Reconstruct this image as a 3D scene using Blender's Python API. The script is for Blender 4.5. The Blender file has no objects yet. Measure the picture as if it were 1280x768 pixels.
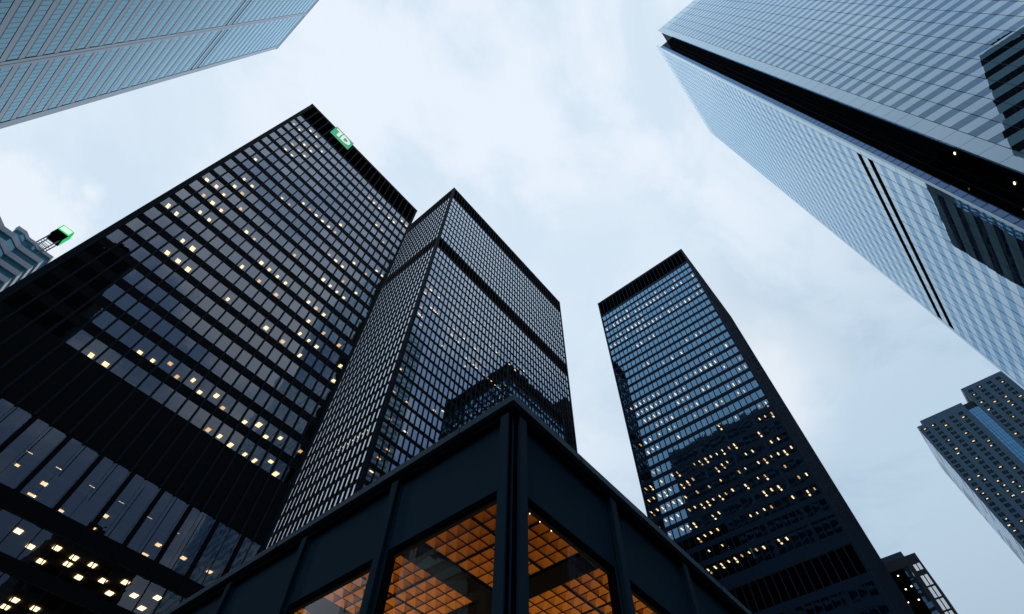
import bpy, math, random
from mathutils import Vector, Matrix

random.seed(7)
scene = bpy.context.scene
COL = scene.collection

# ------------------------------------------------------------------ camera
CAM_Z = 1.6
F_PX = 659.07                                   # focal length in pixels of the 1280 px wide photograph
RIGHT = Vector((0.64227953, -0.76631399, 0.01548799)).normalized()
DOWN = Vector((0.65526326, 0.5384962, -0.52976589)).normalized()
FWD = RIGHT.cross(DOWN).normalized()
cam_data = bpy.data.cameras.new('camera')
cam_data.sensor_width = 36.0
cam_data.lens = 36.0 * F_PX / 1280.0
cam_data.clip_start = 0.05
cam_data.clip_end = 6000.0
cam = bpy.data.objects.new('camera', cam_data)
COL.objects.link(cam)
cam.matrix_world = Matrix(((RIGHT.x, -DOWN.x, -FWD.x, 0), (RIGHT.y, -DOWN.y, -FWD.y, 0),
                           (RIGHT.z, -DOWN.z, -FWD.z, CAM_Z), (0, 0, 0, 1)))
scene.camera = cam
CAM = Vector((0, 0, CAM_Z))

# ------------------------------------------------------------------ sky, sun, exposure
SUN_EL, SUN_AZ = math.radians(22), math.radians(40)
world = bpy.data.worlds.new('World')
scene.world = world
world.use_nodes = True
wn, wl = world.node_tree.nodes, world.node_tree.links
wn.clear()


def wnode(kind, **kw):
    n = wn.new(kind)
    for k, v in kw.items():
        setattr(n, k, v)
    return n


def wmath(op, a, b=None, c=None, clamp=False):
    n = wnode('ShaderNodeMath', operation=op, use_clamp=clamp)
    for i, v in enumerate((a, b, c)):
        if v is None:
            continue
        if isinstance(v, (int, float)):
            n.inputs[i].default_value = v
        else:
            wl.new(v, n.inputs[i])
    return n.outputs[0]


def wmix(fac, a, b):
    n = wnode('ShaderNodeMix', data_type='RGBA')
    for sock, v in ((n.inputs[0], fac), (n.inputs[6], a), (n.inputs[7], b)):
        if isinstance(v, (int, float)):
            sock.default_value = v
        elif isinstance(v, tuple):
            sock.default_value = (*v, 1)
        else:
            wl.new(v, sock)
    return n.outputs[2]


def wramp(x, lo, hi):
    n = wnode('ShaderNodeMapRange', interpolation_type='SMOOTHSTEP')
    wl.new(x, n.inputs[0])
    n.inputs[1].default_value, n.inputs[2].default_value = lo, hi
    return n.outputs[0]


sky = wnode('ShaderNodeTexSky')
sky.sky_type = 'NISHITA'
sky.sun_disc = False
sky.sun_elevation = SUN_EL
sky.sun_rotation = SUN_AZ
tc = wnode('ShaderNodeTexCoord')
sep = wnode('ShaderNodeSeparateXYZ')
wl.new(tc.outputs['Generated'], sep.inputs[0])
dx, dy, dz = sep.outputs
den = wmath('ADD', wmath('MAXIMUM', dz, 0.0), 0.22)
comb = wnode('ShaderNodeCombineXYZ')
wl.new(wmath('DIVIDE', dx, den), comb.inputs[0])
wl.new(wmath('DIVIDE', dy, den), comb.inputs[1])


def wnoise(scale, detail, rough, off, dist=0.0):
    m = wnode('ShaderNodeMapping')
    m.inputs['Location'].default_value = off
    wl.new(comb.outputs[0], m.inputs[0])
    n = wnode('ShaderNodeTexNoise')
    n.inputs['Scale'].default_value = scale
    n.inputs['Detail'].default_value = detail
    n.inputs['Roughness'].default_value = rough
    n.inputs['Distortion'].default_value = dist
    wl.new(m.outputs[0], n.inputs['Vector'])
    return n.outputs['Fac']


big = wnoise(1.5, 7, 0.55, (3.1, 1.7, 0), 0.4)
small = wnoise(4.2, 8, 0.6, (0.4, 5.2, 0), 0.6)
billow = wmath('ADD', wmath('MULTIPLY', big, 0.72), wmath('MULTIPLY', small, 0.28))
puff = wramp(billow, 0.475, 0.58)
veil = wramp(small, 0.38, 0.66)
# overcast: bright veil overhead, greyer blue towards the horizon on the +X side and behind the camera
right_low = wramp(wmath('SUBTRACT', wmath('ADD', wmath('MULTIPLY', dx, 0.85), wmath('MULTIPLY', dy, -0.25)), wmath('MULTIPLY', dz, 0.55)), -0.15, 0.42)
behind = wramp(wmath('MULTIPLY', dy, -1.0), 0.15, 0.72)
back = wnoise(2.6, 6, 0.55, (7.7, 2.3, 0), 0.5)
back_puff = wramp(back, 0.44, 0.60)


def cumulus(center, r0, r1, wob):
    """a cloud head round a direction of the sky, its outline broken by noise"""
    v = wnode('ShaderNodeVectorMath', operation='DISTANCE')
    wl.new(tc.outputs['Generated'], v.inputs[0])
    v.inputs[1].default_value = center
    d = wmath('ADD', v.outputs['Value'], wmath('MULTIPLY', wmath('SUBTRACT', billow, 0.52), wob))
    return wramp(wmath('MULTIPLY', d, -1.0), -r1, -r0)


low = wramp(wmath('MULTIPLY', dz, -1.0), -0.60, -0.12)
blue = wmix(veil, (6.9, 8.2, 9.5), (7.6, 8.7, 9.8))
blue = wmix(right_low, blue, (4.1, 5.6, 7.1))
white = wmix(right_low, (8.5, 9.3, 10.3), (5.3, 6.8, 8.2))
clouds = wmix(puff, blue, white)
clouds = wmix(wmath('MULTIPLY', cumulus((-0.14, 0.83, 0.54), 0.10, 0.34, 0.9), 0.35), clouds, (5.6, 7.3, 9.2))
clouds = wmix(cumulus((-0.215, 0.80, 0.56), 0.14, 0.185, 0.9), clouds, (8.6, 9.35, 10.2))
clouds = wmix(wmath('MULTIPLY', cumulus((0.736, 0.056, 0.675), 0.02, 0.17, 0.7), 0.8), clouds, (8.9, 9.4, 10.0))
clouds = wmix(wmath('MULTIPLY', behind, 0.9), clouds, wmix(back_puff, (2.0, 3.5, 6.6), (7.9, 8.8, 10.6)))
clouds = wmix(wmath('MULTIPLY', low, wmath('MULTIPLY_ADD', behind, 0.45, 0.45)), clouds, (1.3, 1.9, 2.6))
col = wmix(0.05, clouds, sky.outputs[0])
bg = wnode('ShaderNodeBackground')
bg.inputs[1].default_value = 0.1
wl.new(col, bg.inputs[0])
wo = wnode('ShaderNodeOutputWorld')
wl.new(bg.outputs[0], wo.inputs[0])

sun_data = bpy.data.lights.new('sun', 'SUN')
sun_data.energy = 0.5
sun_data.angle = math.radians(20)
sun_data.color = (1.0, 0.95, 0.88)
sun = bpy.data.objects.new('sun', sun_data)
COL.objects.link(sun)
sd = Vector((math.sin(SUN_AZ) * math.cos(SUN_EL), math.cos(SUN_AZ) * math.cos(SUN_EL), math.sin(SUN_EL)))
sun.rotation_euler = sd.to_track_quat('Z', 'Y').to_euler()

scene.view_settings.view_transform = 'Standard'
scene.view_settings.look = 'None'
scene.view_settings.exposure = 0.0
scene.view_settings.gamma = 1.0
scene.view_settings.use_curve_mapping = False
scene.render.engine = 'CYCLES'
cy = scene.cycles
cy.use_denoising = True
try:
    cy.denoiser = 'OPENIMAGEDENOISE'
except Exception:
    pass
cy.max_bounces = 8
cy.diffuse_bounces = 3
cy.glossy_bounces = 5
cy.transparent_max_bounces = 16
cy.sample_clamp_indirect = 2.0
cy.caustics_reflective = False
cy.caustics_refractive = False


# ------------------------------------------------------------------ materials
def mat_base(name):
    m = bpy.data.materials.new(name)
    m.use_nodes = True
    nt = m.node_tree
    nt.nodes.clear()
    out = nt.nodes.new('ShaderNodeOutputMaterial')
    return m, nt, out


def noise_node(nt, scale, detail=4, rough=0.55, stretch=(1, 1, 1)):
    t = nt.nodes.new('ShaderNodeTexCoord')
    mp = nt.nodes.new('ShaderNodeMapping')
    mp.inputs['Scale'].default_value = stretch
    n = nt.nodes.new('ShaderNodeTexNoise')
    n.inputs['Scale'].default_value = scale
    n.inputs['Detail'].default_value = detail
    n.inputs['Roughness'].default_value = rough
    nt.links.new(t.outputs['Object'], mp.inputs[0])
    nt.links.new(mp.outputs[0], n.inputs['Vector'])
    return n


def solid(name, color, rough=0.5, spec=0.5, metal=0.0, var=0.18, scale=0.7, stretch=(1, 1, 1), bump=0.0, bump_scale=30):
    m, nt, out = mat_base(name)
    p = nt.nodes.new('ShaderNodeBsdfPrincipled')
    p.inputs['Roughness'].default_value = rough
    p.inputs['Metallic'].default_value = metal
    p.inputs['Specular IOR Level'].default_value = spec
    n = noise_node(nt, scale, 5, 0.6, stretch)
    mx = nt.nodes.new('ShaderNodeMix')
    mx.data_type = 'RGBA'
    mx.inputs[6].default_value = (*[c * (1 - var) for c in color], 1)
    mx.inputs[7].default_value = (*[min(1, c * (1 + var)) for c in color], 1)
    nt.links.new(n.outputs['Fac'], mx.inputs[0])
    nt.links.new(mx.outputs[2], p.inputs['Base Color'])
    mr = nt.nodes.new('ShaderNodeMapRange')
    mr.inputs[3].default_value = rough * 0.8
    mr.inputs[4].default_value = min(1, rough * 1.2)
    nt.links.new(n.outputs['Fac'], mr.inputs[0])
    nt.links.new(mr.outputs[0], p.inputs['Roughness'])
    if bump:
        b = nt.nodes.new('ShaderNodeBump')
        b.inputs['Strength'].default_value = 1.0
        b.inputs['Distance'].default_value = bump
        n2 = noise_node(nt, bump_scale, 3)
        nt.links.new(n2.outputs['Fac'], b.inputs['Height'])
        nt.links.new(b.outputs[0], p.inputs['Normal'])
    nt.links.new(p.outputs[0], out.inputs[0])
    return m


def glass(name, under=None, tint=(0.35, 0.36, 0.36), f0=0.06, s=0.9, n=2.6, gloss=(1, 1, 1), wave=0.008, wscale=0.35, rough=0.0, boost=0.0):
    """Coated curtain wall glass: a clear (or opaque) pane under a slightly wavy reflection that grows from f0 head-on towards f0 + s at grazing angles."""
    m, nt, out = mat_base(name)
    L = nt.links
    nz = noise_node(nt, wscale, 3, 0.5)
    b = nt.nodes.new('ShaderNodeBump')
    b.inputs['Strength'].default_value = 1.0
    b.inputs['Distance'].default_value = wave
    L.new(nz.outputs['Fac'], b.inputs['Height'])
    lw = nt.nodes.new('ShaderNodeLayerWeight')
    lw.inputs[0].default_value = 0.5
    pw = nt.nodes.new('ShaderNodeMath')
    pw.operation = 'POWER'
    L.new(lw.outputs['Facing'], pw.inputs[0])
    pw.inputs[1].default_value = n
    ad = nt.nodes.new('ShaderNodeMath')
    ad.operation = 'MULTIPLY_ADD'
    ad.use_clamp = True
    L.new(pw.outputs[0], ad.inputs[0])
    ad.inputs[1].default_value = s
    ad.inputs[2].default_value = f0
    g = nt.nodes.new('ShaderNodeBsdfGlossy')
    g.inputs['Color'].default_value = (*gloss, 1)
    g.inputs['Roughness'].default_value = rough
    L.new(b.outputs[0], g.inputs['Normal'])
    if under is None:
        u = nt.nodes.new('ShaderNodeBsdfTransparent')
        u.inputs[0].default_value = (*tint, 1)
    else:
        u = nt.nodes.new('ShaderNodeBsdfDiffuse')
        u.inputs[0].default_value = (*under, 1)
    mx = nt.nodes.new('ShaderNodeMixShader')
    L.new(ad.outputs[0], mx.inputs[0])
    L.new(u.outputs[0], mx.inputs[1])
    L.new(g.outputs[0], mx.inputs[2])
    res = mx.outputs[0]
    if boost:      # the frit behind the glass keeps scattering light back even at grazing angles
        d = nt.nodes.new('ShaderNodeBsdfDiffuse')
        d.inputs[0].default_value = (*[c * boost for c in under], 1)
        a2 = nt.nodes.new('ShaderNodeAddShader')
        L.new(res, a2.inputs[0])
        L.new(d.outputs[0], a2.inputs[1])
        res = a2.outputs[0]
    L.new(res, out.inputs[0])
    return m


def lit(name, color, strength, sample='NONE'):
    m, nt, out = mat_base(name)
    e = nt.nodes.new('ShaderNodeEmission')
    e.inputs[0].default_value = (*color, 1)
    e.inputs[1].default_value = strength
    nt.links.new(e.outputs[0], out.inputs[0])
    m.cycles.emission_sampling = sample
    return m


M = dict(
    black=solid('black_steel', (0.0040, 0.0062, 0.0095), 0.62, 0.04),
    pier=solid('black_steel_pier', (0.007, 0.014, 0.024), 0.6, 0.06),
    mullion=solid('black_steel_mullion', (0.011, 0.020, 0.031), 0.6, 0.06),
    louvre=solid('black_louvre', (0.002, 0.002, 0.003), 0.9, 0.0),
    skysteel=solid('black_steel_sky_tint', (0.012, 0.033, 0.066), 0.6, 0.06),  # black steel with the sky's reflection put into its colour
    ceiling=solid('office_ceiling', (0.30, 0.29, 0.27), 0.9, 0.1),
    core=solid('office_core', (0.05, 0.045, 0.04), 0.9, 0.1),
    bronze=glass('bronze_glass', tint=(0.30, 0.29, 0.28), f0=0.075, s=1.0, n=2.3, gloss=(0.88, 0.94, 1.0), wave=0.010),
    bankglass=glass('smoky_glass', tint=(0.30, 0.30, 0.30), f0=0.10, s=1.0, n=1.9, gloss=(0.76, 0.88, 1.0), wave=0.006),
    lobby=glass('dim_lobby_glass', tint=(0.45, 0.45, 0.45), f0=0.025, s=0.5, n=3.0, gloss=(0.6, 0.82, 1.0), wave=0.010),
    blueglass=glass('blue_grey_glass', tint=(0.30, 0.31, 0.33), f0=0.20, s=0.9, n=2.0, gloss=(0.34, 0.66, 1.0), wave=0.006),
    clear=glass('hall_glass', tint=(0.78, 0.78, 0.78), f0=0.010, s=0.8, n=3.8, wave=0.004, wscale=0.5),
    troffer_low=lit('lobby_ceiling_light_glow', (1.0, 0.72, 0.40), 9.0, 'AUTO'),
    troffer_soft=lit('dimmer_ceiling_light_glow', (1.0, 0.60, 0.26), 3.0),
    troffer=lit('ceiling_light_glow', (1.0, 0.72, 0.38), 6.0),
    paint=solid('pavilion_black_paint', (0.0140, 0.0390, 0.0620), 0.6, 0.06, var=0.30, scale=0.9, stretch=(1.0, 1.0, 0.18), bump=0.0006, bump_scale=60),
    copingsky=solid('coping_paint_sky_lit', (0.024, 0.064, 0.100), 0.45, 0.25, var=0.25, scale=1.5),  # pavilion paint made lighter, with the sky's light on the coping in its colour
    paintdark=solid('pavilion_dark_paint', (0.003, 0.0045, 0.007), 0.7, 0.02),
    matte=solid('matte_black_beam', (0.004, 0.004, 0.005), 0.9, 0.0),
    wood=solid('pavilion_coffer', (0.44, 0.20, 0.045), 0.6, 0.1, var=0.35, scale=2.0),
    slab=solid('roof_gravel', (0.12, 0.12, 0.12), 0.9, 0.2),
    fspan=glass('white_fritted_glass', under=(0.09, 0.19, 0.25), f0=0.05, s=0.90, n=1.5, gloss=(0.78, 0.91, 1.0), wave=0.0035, wscale=0.22, boost=0.6),
    fwin=glass('vision_glass', under=(0.003, 0.004, 0.006), f0=0.02, s=0.98, n=2.0, gloss=(0.50, 0.74, 0.97), wave=0.0045, wscale=0.25),
    fjoint=solid('joint_gasket', (0.020, 0.032, 0.046), 0.6, 0.1),
    fdark=glass('dark_recess_glass', under=(0.003, 0.003, 0.004), f0=0.006, s=0.10, n=2.0, gloss=(0.5, 0.6, 0.7), wave=0.005, wscale=0.3),
    fblue=glass('blue_recess_glass', under=(0.012, 0.035, 0.10), f0=0.05, s=0.6, n=1.6, gloss=(0.36, 0.60, 1.0), wave=0.003, wscale=0.3),
    lspan=glass('pale_metal_panel', under=(0.10, 0.12, 0.155), f0=0.02, s=1.05, n=3.4, gloss=(0.80, 0.90, 1.0), wave=0.002, rough=0.2),
    lwin=glass('teal_glass', under=(0.004, 0.014, 0.022), f0=0.01, s=2.0, n=4.0, gloss=(0.50, 0.82, 1.0), wave=0.004, wscale=0.3),
    tealwin=glass('pale_teal_glass', under=(0.07, 0.30, 0.38), f0=0.08, s=0.8, n=2.0, gloss=(0.5, 0.85, 1.0), wave=0.004),
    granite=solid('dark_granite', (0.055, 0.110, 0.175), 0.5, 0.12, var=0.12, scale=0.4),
    granite_sheen=solid('granite_grazing_sheen', (0.20, 0.29, 0.38), 0.5, 0.3, var=0.10, scale=0.4),  # the granite made paler to hold a grazing reflection in its colour
    bwin=glass('office_window_glass', tint=(0.25, 0.27, 0.3), f0=0.02, s=0.5, n=3.0, gloss=(0.3, 0.55, 0.8), wave=0.006),
    bspan=glass('teal_spandrel_glass', under=(0.012, 0.035, 0.05), f0=0.05, s=0.7, n=2.4, gloss=(0.4, 0.75, 1.0), wave=0.006),
    bblue=glass('deep_blue_glass', under=(0.02, 0.10, 0.23), f0=0.18, s=0.6, n=2.5, gloss=(0.25, 0.62, 1.0), wave=0.012),
    concrete=solid('grey_concrete_band', (0.74, 0.77, 0.84), 0.7, 0.3, var=0.1),
    slate=solid('slate_panel', (0.045, 0.052, 0.075), 0.6, 0.3, var=0.1),
    mirror=glass('mirror_glass', under=(0.05, 0.06, 0.07), f0=0.6, s=0.35, n=2.5, wave=0.003),
    green=lit('green_sign_glow', (0.09, 0.42, 0.25), 0.95),
    neon=lit('green_cube_glow', (0.04, 0.80, 0.24), 0.75),
    signwhite=lit('white_sign_glow', (0.9, 1.0, 0.97), 0.85),
    cubewhite=lit('white_cube_glow', (0.72, 1.0, 0.82), 1.0),
    steel=solid('grey_steel', (0.16, 0.17, 0.19), 0.4, 0.5),
    asphalt=solid('asphalt', (0.05, 0.05, 0.052), 0.85, 0.3, var=0.25, scale=0.5, bump=0.004, bump_scale=40),
    paving=solid('granite_paving', (0.26, 0.26, 0.26), 0.6, 0.4, var=0.15, scale=0.6),
    paintline=solid('road_paint', (0.75, 0.75, 0.72), 0.6, 0.3),
)


# ------------------------------------------------------------------ mesh helpers
class MB:
    def __init__(self):
        self.v, self.f, self.m = [], [], []

    def quad(self, a, b, c, d, mi=0):
        i = len(self.v)
        self.v += [tuple(a), tuple(b), tuple(c), tuple(d)]
        self.f.append((i, i + 1, i + 2, i + 3))
        self.m.append(mi)

    def tri(self, a, b, c, mi=0):
        i = len(self.v)
        self.v += [tuple(a), tuple(b), tuple(c)]
        self.f.append((i, i + 1, i + 2))
        self.m.append(mi)

    def box(self, x0, x1, y0, y1, z0, z1, mi=0, bottom=None, top=None):
        x0, x1 = min(x0, x1), max(x0, x1)
        y0, y1 = min(y0, y1), max(y0, y1)
        i = len(self.v)
        self.v += [(x, y, z) for z in (z0, z1) for x, y in ((x0, y0), (x1, y0), (x1, y1), (x0, y1))]
        for q, k in (((0, 3, 2, 1), bottom), ((4, 5, 6, 7), top), ((0, 1, 5, 4), None), ((1, 2, 6, 5), None), ((2, 3, 7, 6), None), ((3, 0, 4, 7), None)):
            self.f.append(tuple(i + j for j in q))
            self.m.append(mi if k is None else k)

    def prism(self, poly, z0, z1, mi=0):
        """poly counter-clockwise seen from above"""
        i, n = len(self.v), len(poly)
        self.v += [(x, y, z0) for x, y in poly] + [(x, y, z1) for x, y in poly]
        self.f.append(tuple(range(i + n - 1, i - 1, -1)))
        self.f.append(tuple(range(i + n, i + 2 * n)))
        for k in range(n):
            j = (k + 1) % n
            self.f.append((i + k, i + j, i + n + j, i + n + k))
        self.m += [mi] * (n + 2)

    def build(self, name, mats, parent=None, loc=None, mesh_only=False):
        me = bpy.data.meshes.new(name)
        base = Vector(loc) if loc is not None else Vector((0, 0, 0))
        me.from_pydata([(x - base.x, y - base.y, z - base.z) for x, y, z in self.v], [], self.f)
        for m in (mats if isinstance(mats, (list, tuple)) else [mats]):
            me.materials.append(m)
        me.polygons.foreach_set('material_index', self.m)
        me.update()
        if mesh_only:
            return me
        return link(name, me, parent, base)


def link(name, me, parent=None, loc=(0, 0, 0)):
    o = bpy.data.objects.new(name, me)
    COL.objects.link(o)
    if parent is not None:
        o.parent = parent
        o.matrix_parent_inverse = Matrix.Identity(4)
        o.location = Vector(loc) - world_loc(parent)
    else:
        o.location = loc
    return o


def world_loc(o):
    p = Vector(o.location)
    while o.parent is not None:
        o = o.parent
        p += Vector(o.location)
    return p


def thing(name, label, cat, loc=(0, 0, 0), group=None):
    o = bpy.data.objects.new(name, None)
    o.empty_display_size = 1.0
    COL.objects.link(o)
    o.location = loc
    o['label'] = label
    o['category'] = cat
    if group:
        o['group'] = group
    return o


def tag(o, label, cat, group=None):
    o['label'] = label
    o['category'] = cat
    if group:
        o['group'] = group
    return o


def structure(name, mb, m):
    o = mb.build(name, m)
    o['kind'] = 'structure'
    return o


class Face:
    """A vertical plane of a building: p(u, d, z) runs u metres along it and d metres out of it."""

    def __init__(self, ox, oy, nx, ny, width):
        self.o, self.n, self.w = (ox, oy), (nx, ny), width
        self.t = (-ny, nx)

    def p(self, u, d, z):
        return (self.o[0] + self.t[0] * u + self.n[0] * d, self.o[1] + self.t[1] * u + self.n[1] * d, z)

    def box(self, mb, u0, u1, d0, d1, z0, z1, mi=0, bottom=None, top=None):
        a, b = self.p(u0, d0, 0), self.p(u1, d1, 0)
        mb.box(a[0], b[0], a[1], b[1], z0, z1, mi, bottom, top)

    def pane(self, mb, u0, u1, d, z0, z1, tilt=0.0, mi=0):
        h = (z1 - z0) * 0.5
        w = (u1 - u0) * 0.5
        a = random.gauss(0, tilt)
        b = random.gauss(0, tilt)
        mb.quad(self.p(u0, d - a * h - b * w, z0), self.p(u1, d - a * h + b * w, z0), self.p(u1, d + a * h + b * w, z1), self.p(u0, d + a * h - b * w, z1), mi)


def faces_of(x0, x1, y0, y1):
    return dict(S=Face(x0, y0, 0, -1, x1 - x0), W=Face(x0, y1, -1, 0, y1 - y0), N=Face(x1, y1, 0, 1, x1 - x0), E=Face(x1, y0, 1, 0, y1 - y0))


# ---- which repeats show largest in the frame, from the places where things stand
BLOCKS = {}


def project(p):
    r = Vector(p) - CAM
    z = r.dot(FWD)
    if z <= 0.05:
        return None
    return 640 + F_PX * r.dot(RIGHT) / z, 384 + F_PX * r.dot(DOWN) / z


def hidden(p, own):
    d = Vector(p) - CAM
    for k, (lo, hi) in BLOCKS.items():
        if k == own:
            continue
        t0, t1 = 0.0, 0.999
        for i in range(3):
            if abs(d[i]) < 1e-9:
                if not lo[i] <= CAM[i] <= hi[i]:
                    t0 = 2
                    break
                continue
            a, b = (lo[i] - CAM[i]) / d[i], (hi[i] - CAM[i]) / d[i]
            if a > b:
                a, b = b, a
            t0, t1 = max(t0, a), min(t1, b)
        if t0 < t1:
            return True
    return False


def seen_size(c, nrm, area, own):
    q = project(c)
    if q is None or not (-4 < q[0] < 1284 and -4 < q[1] < 772):
        return 0.0
    r = CAM - Vector(c)
    cosine = r.normalized().dot(Vector(nrm))
    if cosine <= 0 or hidden(c, own):
        return 0.0
    return area * cosine / r.length_squared


def largest_as_parts(items, own, name, mats, parent, most=100):
    """items: (centre, normal, area, function that adds the piece to an MB). The MOST that show largest become parts of their own, the rest one part of kind stuff."""
    scored = sorted(((seen_size(c, n, a, own), i) for i, (c, n, a, f) in enumerate(items)), reverse=True)
    big = [i for s, i in scored[:most] if s > 0]
    chosen = set(big)
    for i in big:
        mb = MB()
        items[i][3](mb)
        mb.build(name, mats, parent, items[i][0])
    rest = MB()
    for i, it in enumerate(items):
        if i not in chosen:
            it[3](rest)
    if rest.f:
        o = rest.build(name, mats, parent, world_loc(parent))
        o['kind'] = 'stuff'


# ------------------------------------------------------------------ black steel towers
def black_tower(own, name, label, x0, x1, y0, y1, ztop, rows, solids, glassm, seps, lit_fn, detail='SW', light=(0.45, 0.5), roof_louvre=8.0, rowsplit=None, tilt=0.006, steel='mullion', mw=0.11, md=0.16, cp=0.5, mdw=None):
    """rows: (bottom, top) of every window row; solids: louvred bands; seps: per face the u positions of the mullions."""
    t = thing(name, label, 'tower', (x0, y0, 0))
    fs = faces_of(x0, x1, y0, y1)
    # coping and roof
    mb = MB()
    mb.box(x0 - 0.1, x1 + 0.1, y0 - 0.1, y1 + 0.1, ztop - 0.9, ztop, 0, top=1)
    mb.build('coping', [M['pier' if steel == 'mullion' else steel], M['slab']], t, (x0, y0, ztop - 0.9))
    # opaque storeys between window rows, full slabs whose undersides are office ceilings
    rows = sorted(rows)
    z = 0.0
    bands = []
    for zb, zt in rows:
        bands.append((z, zb))
        z = zt
    bands.append((z, ztop - 0.9))
    louv = sorted(solids)
    for i, (a, b) in enumerate(bands):
        cuts = [(c, d) for c, d in louv if c >= a - 0.01 and d <= b + 0.01]
        zz = a
        for c, d in cuts:
            if c - zz > 0.02:
                mb = MB()
                mb.box(x0, x1, y0, y1, zz, c, 0, bottom=1)
                mb.build('spandrel', [M['black' if steel == 'mullion' else steel], M['ceiling']], t, (x0, y0, zz))
            mb = MB()
            mb.box(x0 + 0.4, x1 - 0.4, y0 + 0.4, y1 - 0.4, c, d, 0)
            mb.build('louvre_band', M['louvre'], t, (x0, y0, c))
            zz = d
        if b - zz > 0.02:
            mb = MB()
            mb.box(x0, x1, y0, y1, zz, b, 0, bottom=1 if i else 0)
            mb.build('spandrel', [M['black' if steel == 'mullion' else steel], M['ceiling']], t, (x0, y0, zz))
    # core
    mb = MB()
    m_ = 8.0
    mb.box(x0 + m_, x1 - m_, y0 + m_, y1 - m_, 0.5, ztop - 1.5, 0)
    mb.build('core', M['core'], t, (x0, y0, 0.5))
    # corner piers
    for cx, sx in ((x0, 1), (x1, -1)):
        for cy_, sy in ((y0, 1), (y1, -1)):
            mb = MB()
            mb.box(cx - sx * 0.06, cx + sx * cp, cy_ - sy * 0.06, cy_ + sy * cp, 0.0, ztop - 0.9)
            mb.build('corner_pier', M['pier' if steel == 'mullion' else steel], t, (cx, cy_, 0))
    wins, lamps = [], []
    for k, f in fs.items():
        us = seps[k]
        fine = k in detail
        nrm = (*f.n, 0)
        if fine:
            mdk = mdw if (mdw and k == 'W') else md
            zm0 = min(r[0] for r in rows) if rowsplit is None else rowsplit
            for u in us:
                mb = MB()
                f.box(mb, u - mw, u + mw, mdk - 0.04, mdk, zm0, ztop - 0.9)
                f.box(mb, u - mw * 0.6, u + mw * 0.6, -0.025, mdk - 0.04, zm0, ztop - 0.9)
                mb.build('mullion', M[steel], t, f.p(u, 0, zm0))
        for ri, (zb, zt) in enumerate(rows):
            if rowsplit is not None and zt < rowsplit and k == 'S':
                continue
            if not fine:
                def add(mb, f=f, zb=zb, zt=zt):
                    f.pane(mb, 0.45, f.w - 0.45, -0.12, zb, zt, 0.0)
                wins.append((f.p(f.w / 2, 0, (zb + zt) / 2), nrm, 0.001, add))
                continue
            edges = [0.1] + list(us) + [f.w - 0.1]
            for ci in range(len(edges) - 1):
                u0, u1 = edges[ci], edges[ci + 1]
                if u1 - u0 < 0.3:
                    continue
                def add(mb, f=f, u0=u0, u1=u1, zb=zb, zt=zt):
                    f.pane(mb, u0 + 0.02, u1 - 0.02, -0.03, zb, zt, tilt)
                wins.append((f.p((u0 + u1) / 2, -0.12, (zb + zt) / 2), nrm, (u1 - u0) * (zt - zb), add))
                for du, dd, sx, sy in lit_fn(k, ri, ci, (zb + zt) / 2, (u0 + u1) / 2, f, zt):
                    uc = (u0 + u1) / 2 + du
                    d0 = -0.12 - dd
                    def addl(mb, f=f, uc=uc, d0=d0, zt=zt, sx=sx, sy=sy, mi=random.choice((0, 0, 0, 1))):
                        f.box(mb, uc - sx / 2, uc + sx / 2, d0 - sy, d0, zt - 0.06, zt - 0.004, mi)
                    lamps.append((f.p(uc, d0, zt), (0, 0, -1), sx * sy, addl))
    largest_as_parts(wins, own, 'window', glassm, t)
    largest_as_parts(lamps, own, 'ceiling_light', [M['troffer'], M['troffer_soft']], t)
    return t, fs


def rise(v):
    return v + CAM_Z


# --- geometry solved from the photograph (metres; camera at the origin, eye at 1.6 m)
T1 = (-12.05, 22.25, 53.5, 88.0, rise(129.2))
T2 = (39.7, 112.95, 69.35, 107.0, rise(214.5))
T3 = (103.8, 142.4, 8.85, 46.3, rise(178.0))
PX, PY, PTOP = 5.37, 4.62, rise(8.05)
FC = (55.1, 110.2, -90.0, -30.3, rise(269.0))
LT = (-95.0, -43.7, 18.4, 89.2, rise(230.0))
BT = (386.8, 440.0, -135.0, -42.9, rise(275.0))
ST = (194.6, 225.0, 2.6, 32.0, rise(100.0))
for nm, b in (('west', T1), ('bank', T2), ('north', T3), ('frit', FC), ('teal', LT), ('granite', BT), ('slate', ST)):
    BLOCKS[nm] = (Vector((b[0] + .3, b[2] + .3, 0)), Vector((b[1] - .3, b[3] - .3, b[4] - .3)))
BLOCKS['pavilion'] = (Vector((PX + .1, PY + .1, rise(6.4))), Vector((PX + 44, PY + 44, PTOP)))


def seps_n(w, n, a, b=None):
    b = a if b is None else b
    return [a + (w - a - b) * i / n for i in range(n + 1)]


# ------------------------------------------------------------------ tower with the green sign
rnd = random.Random(11)
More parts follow.
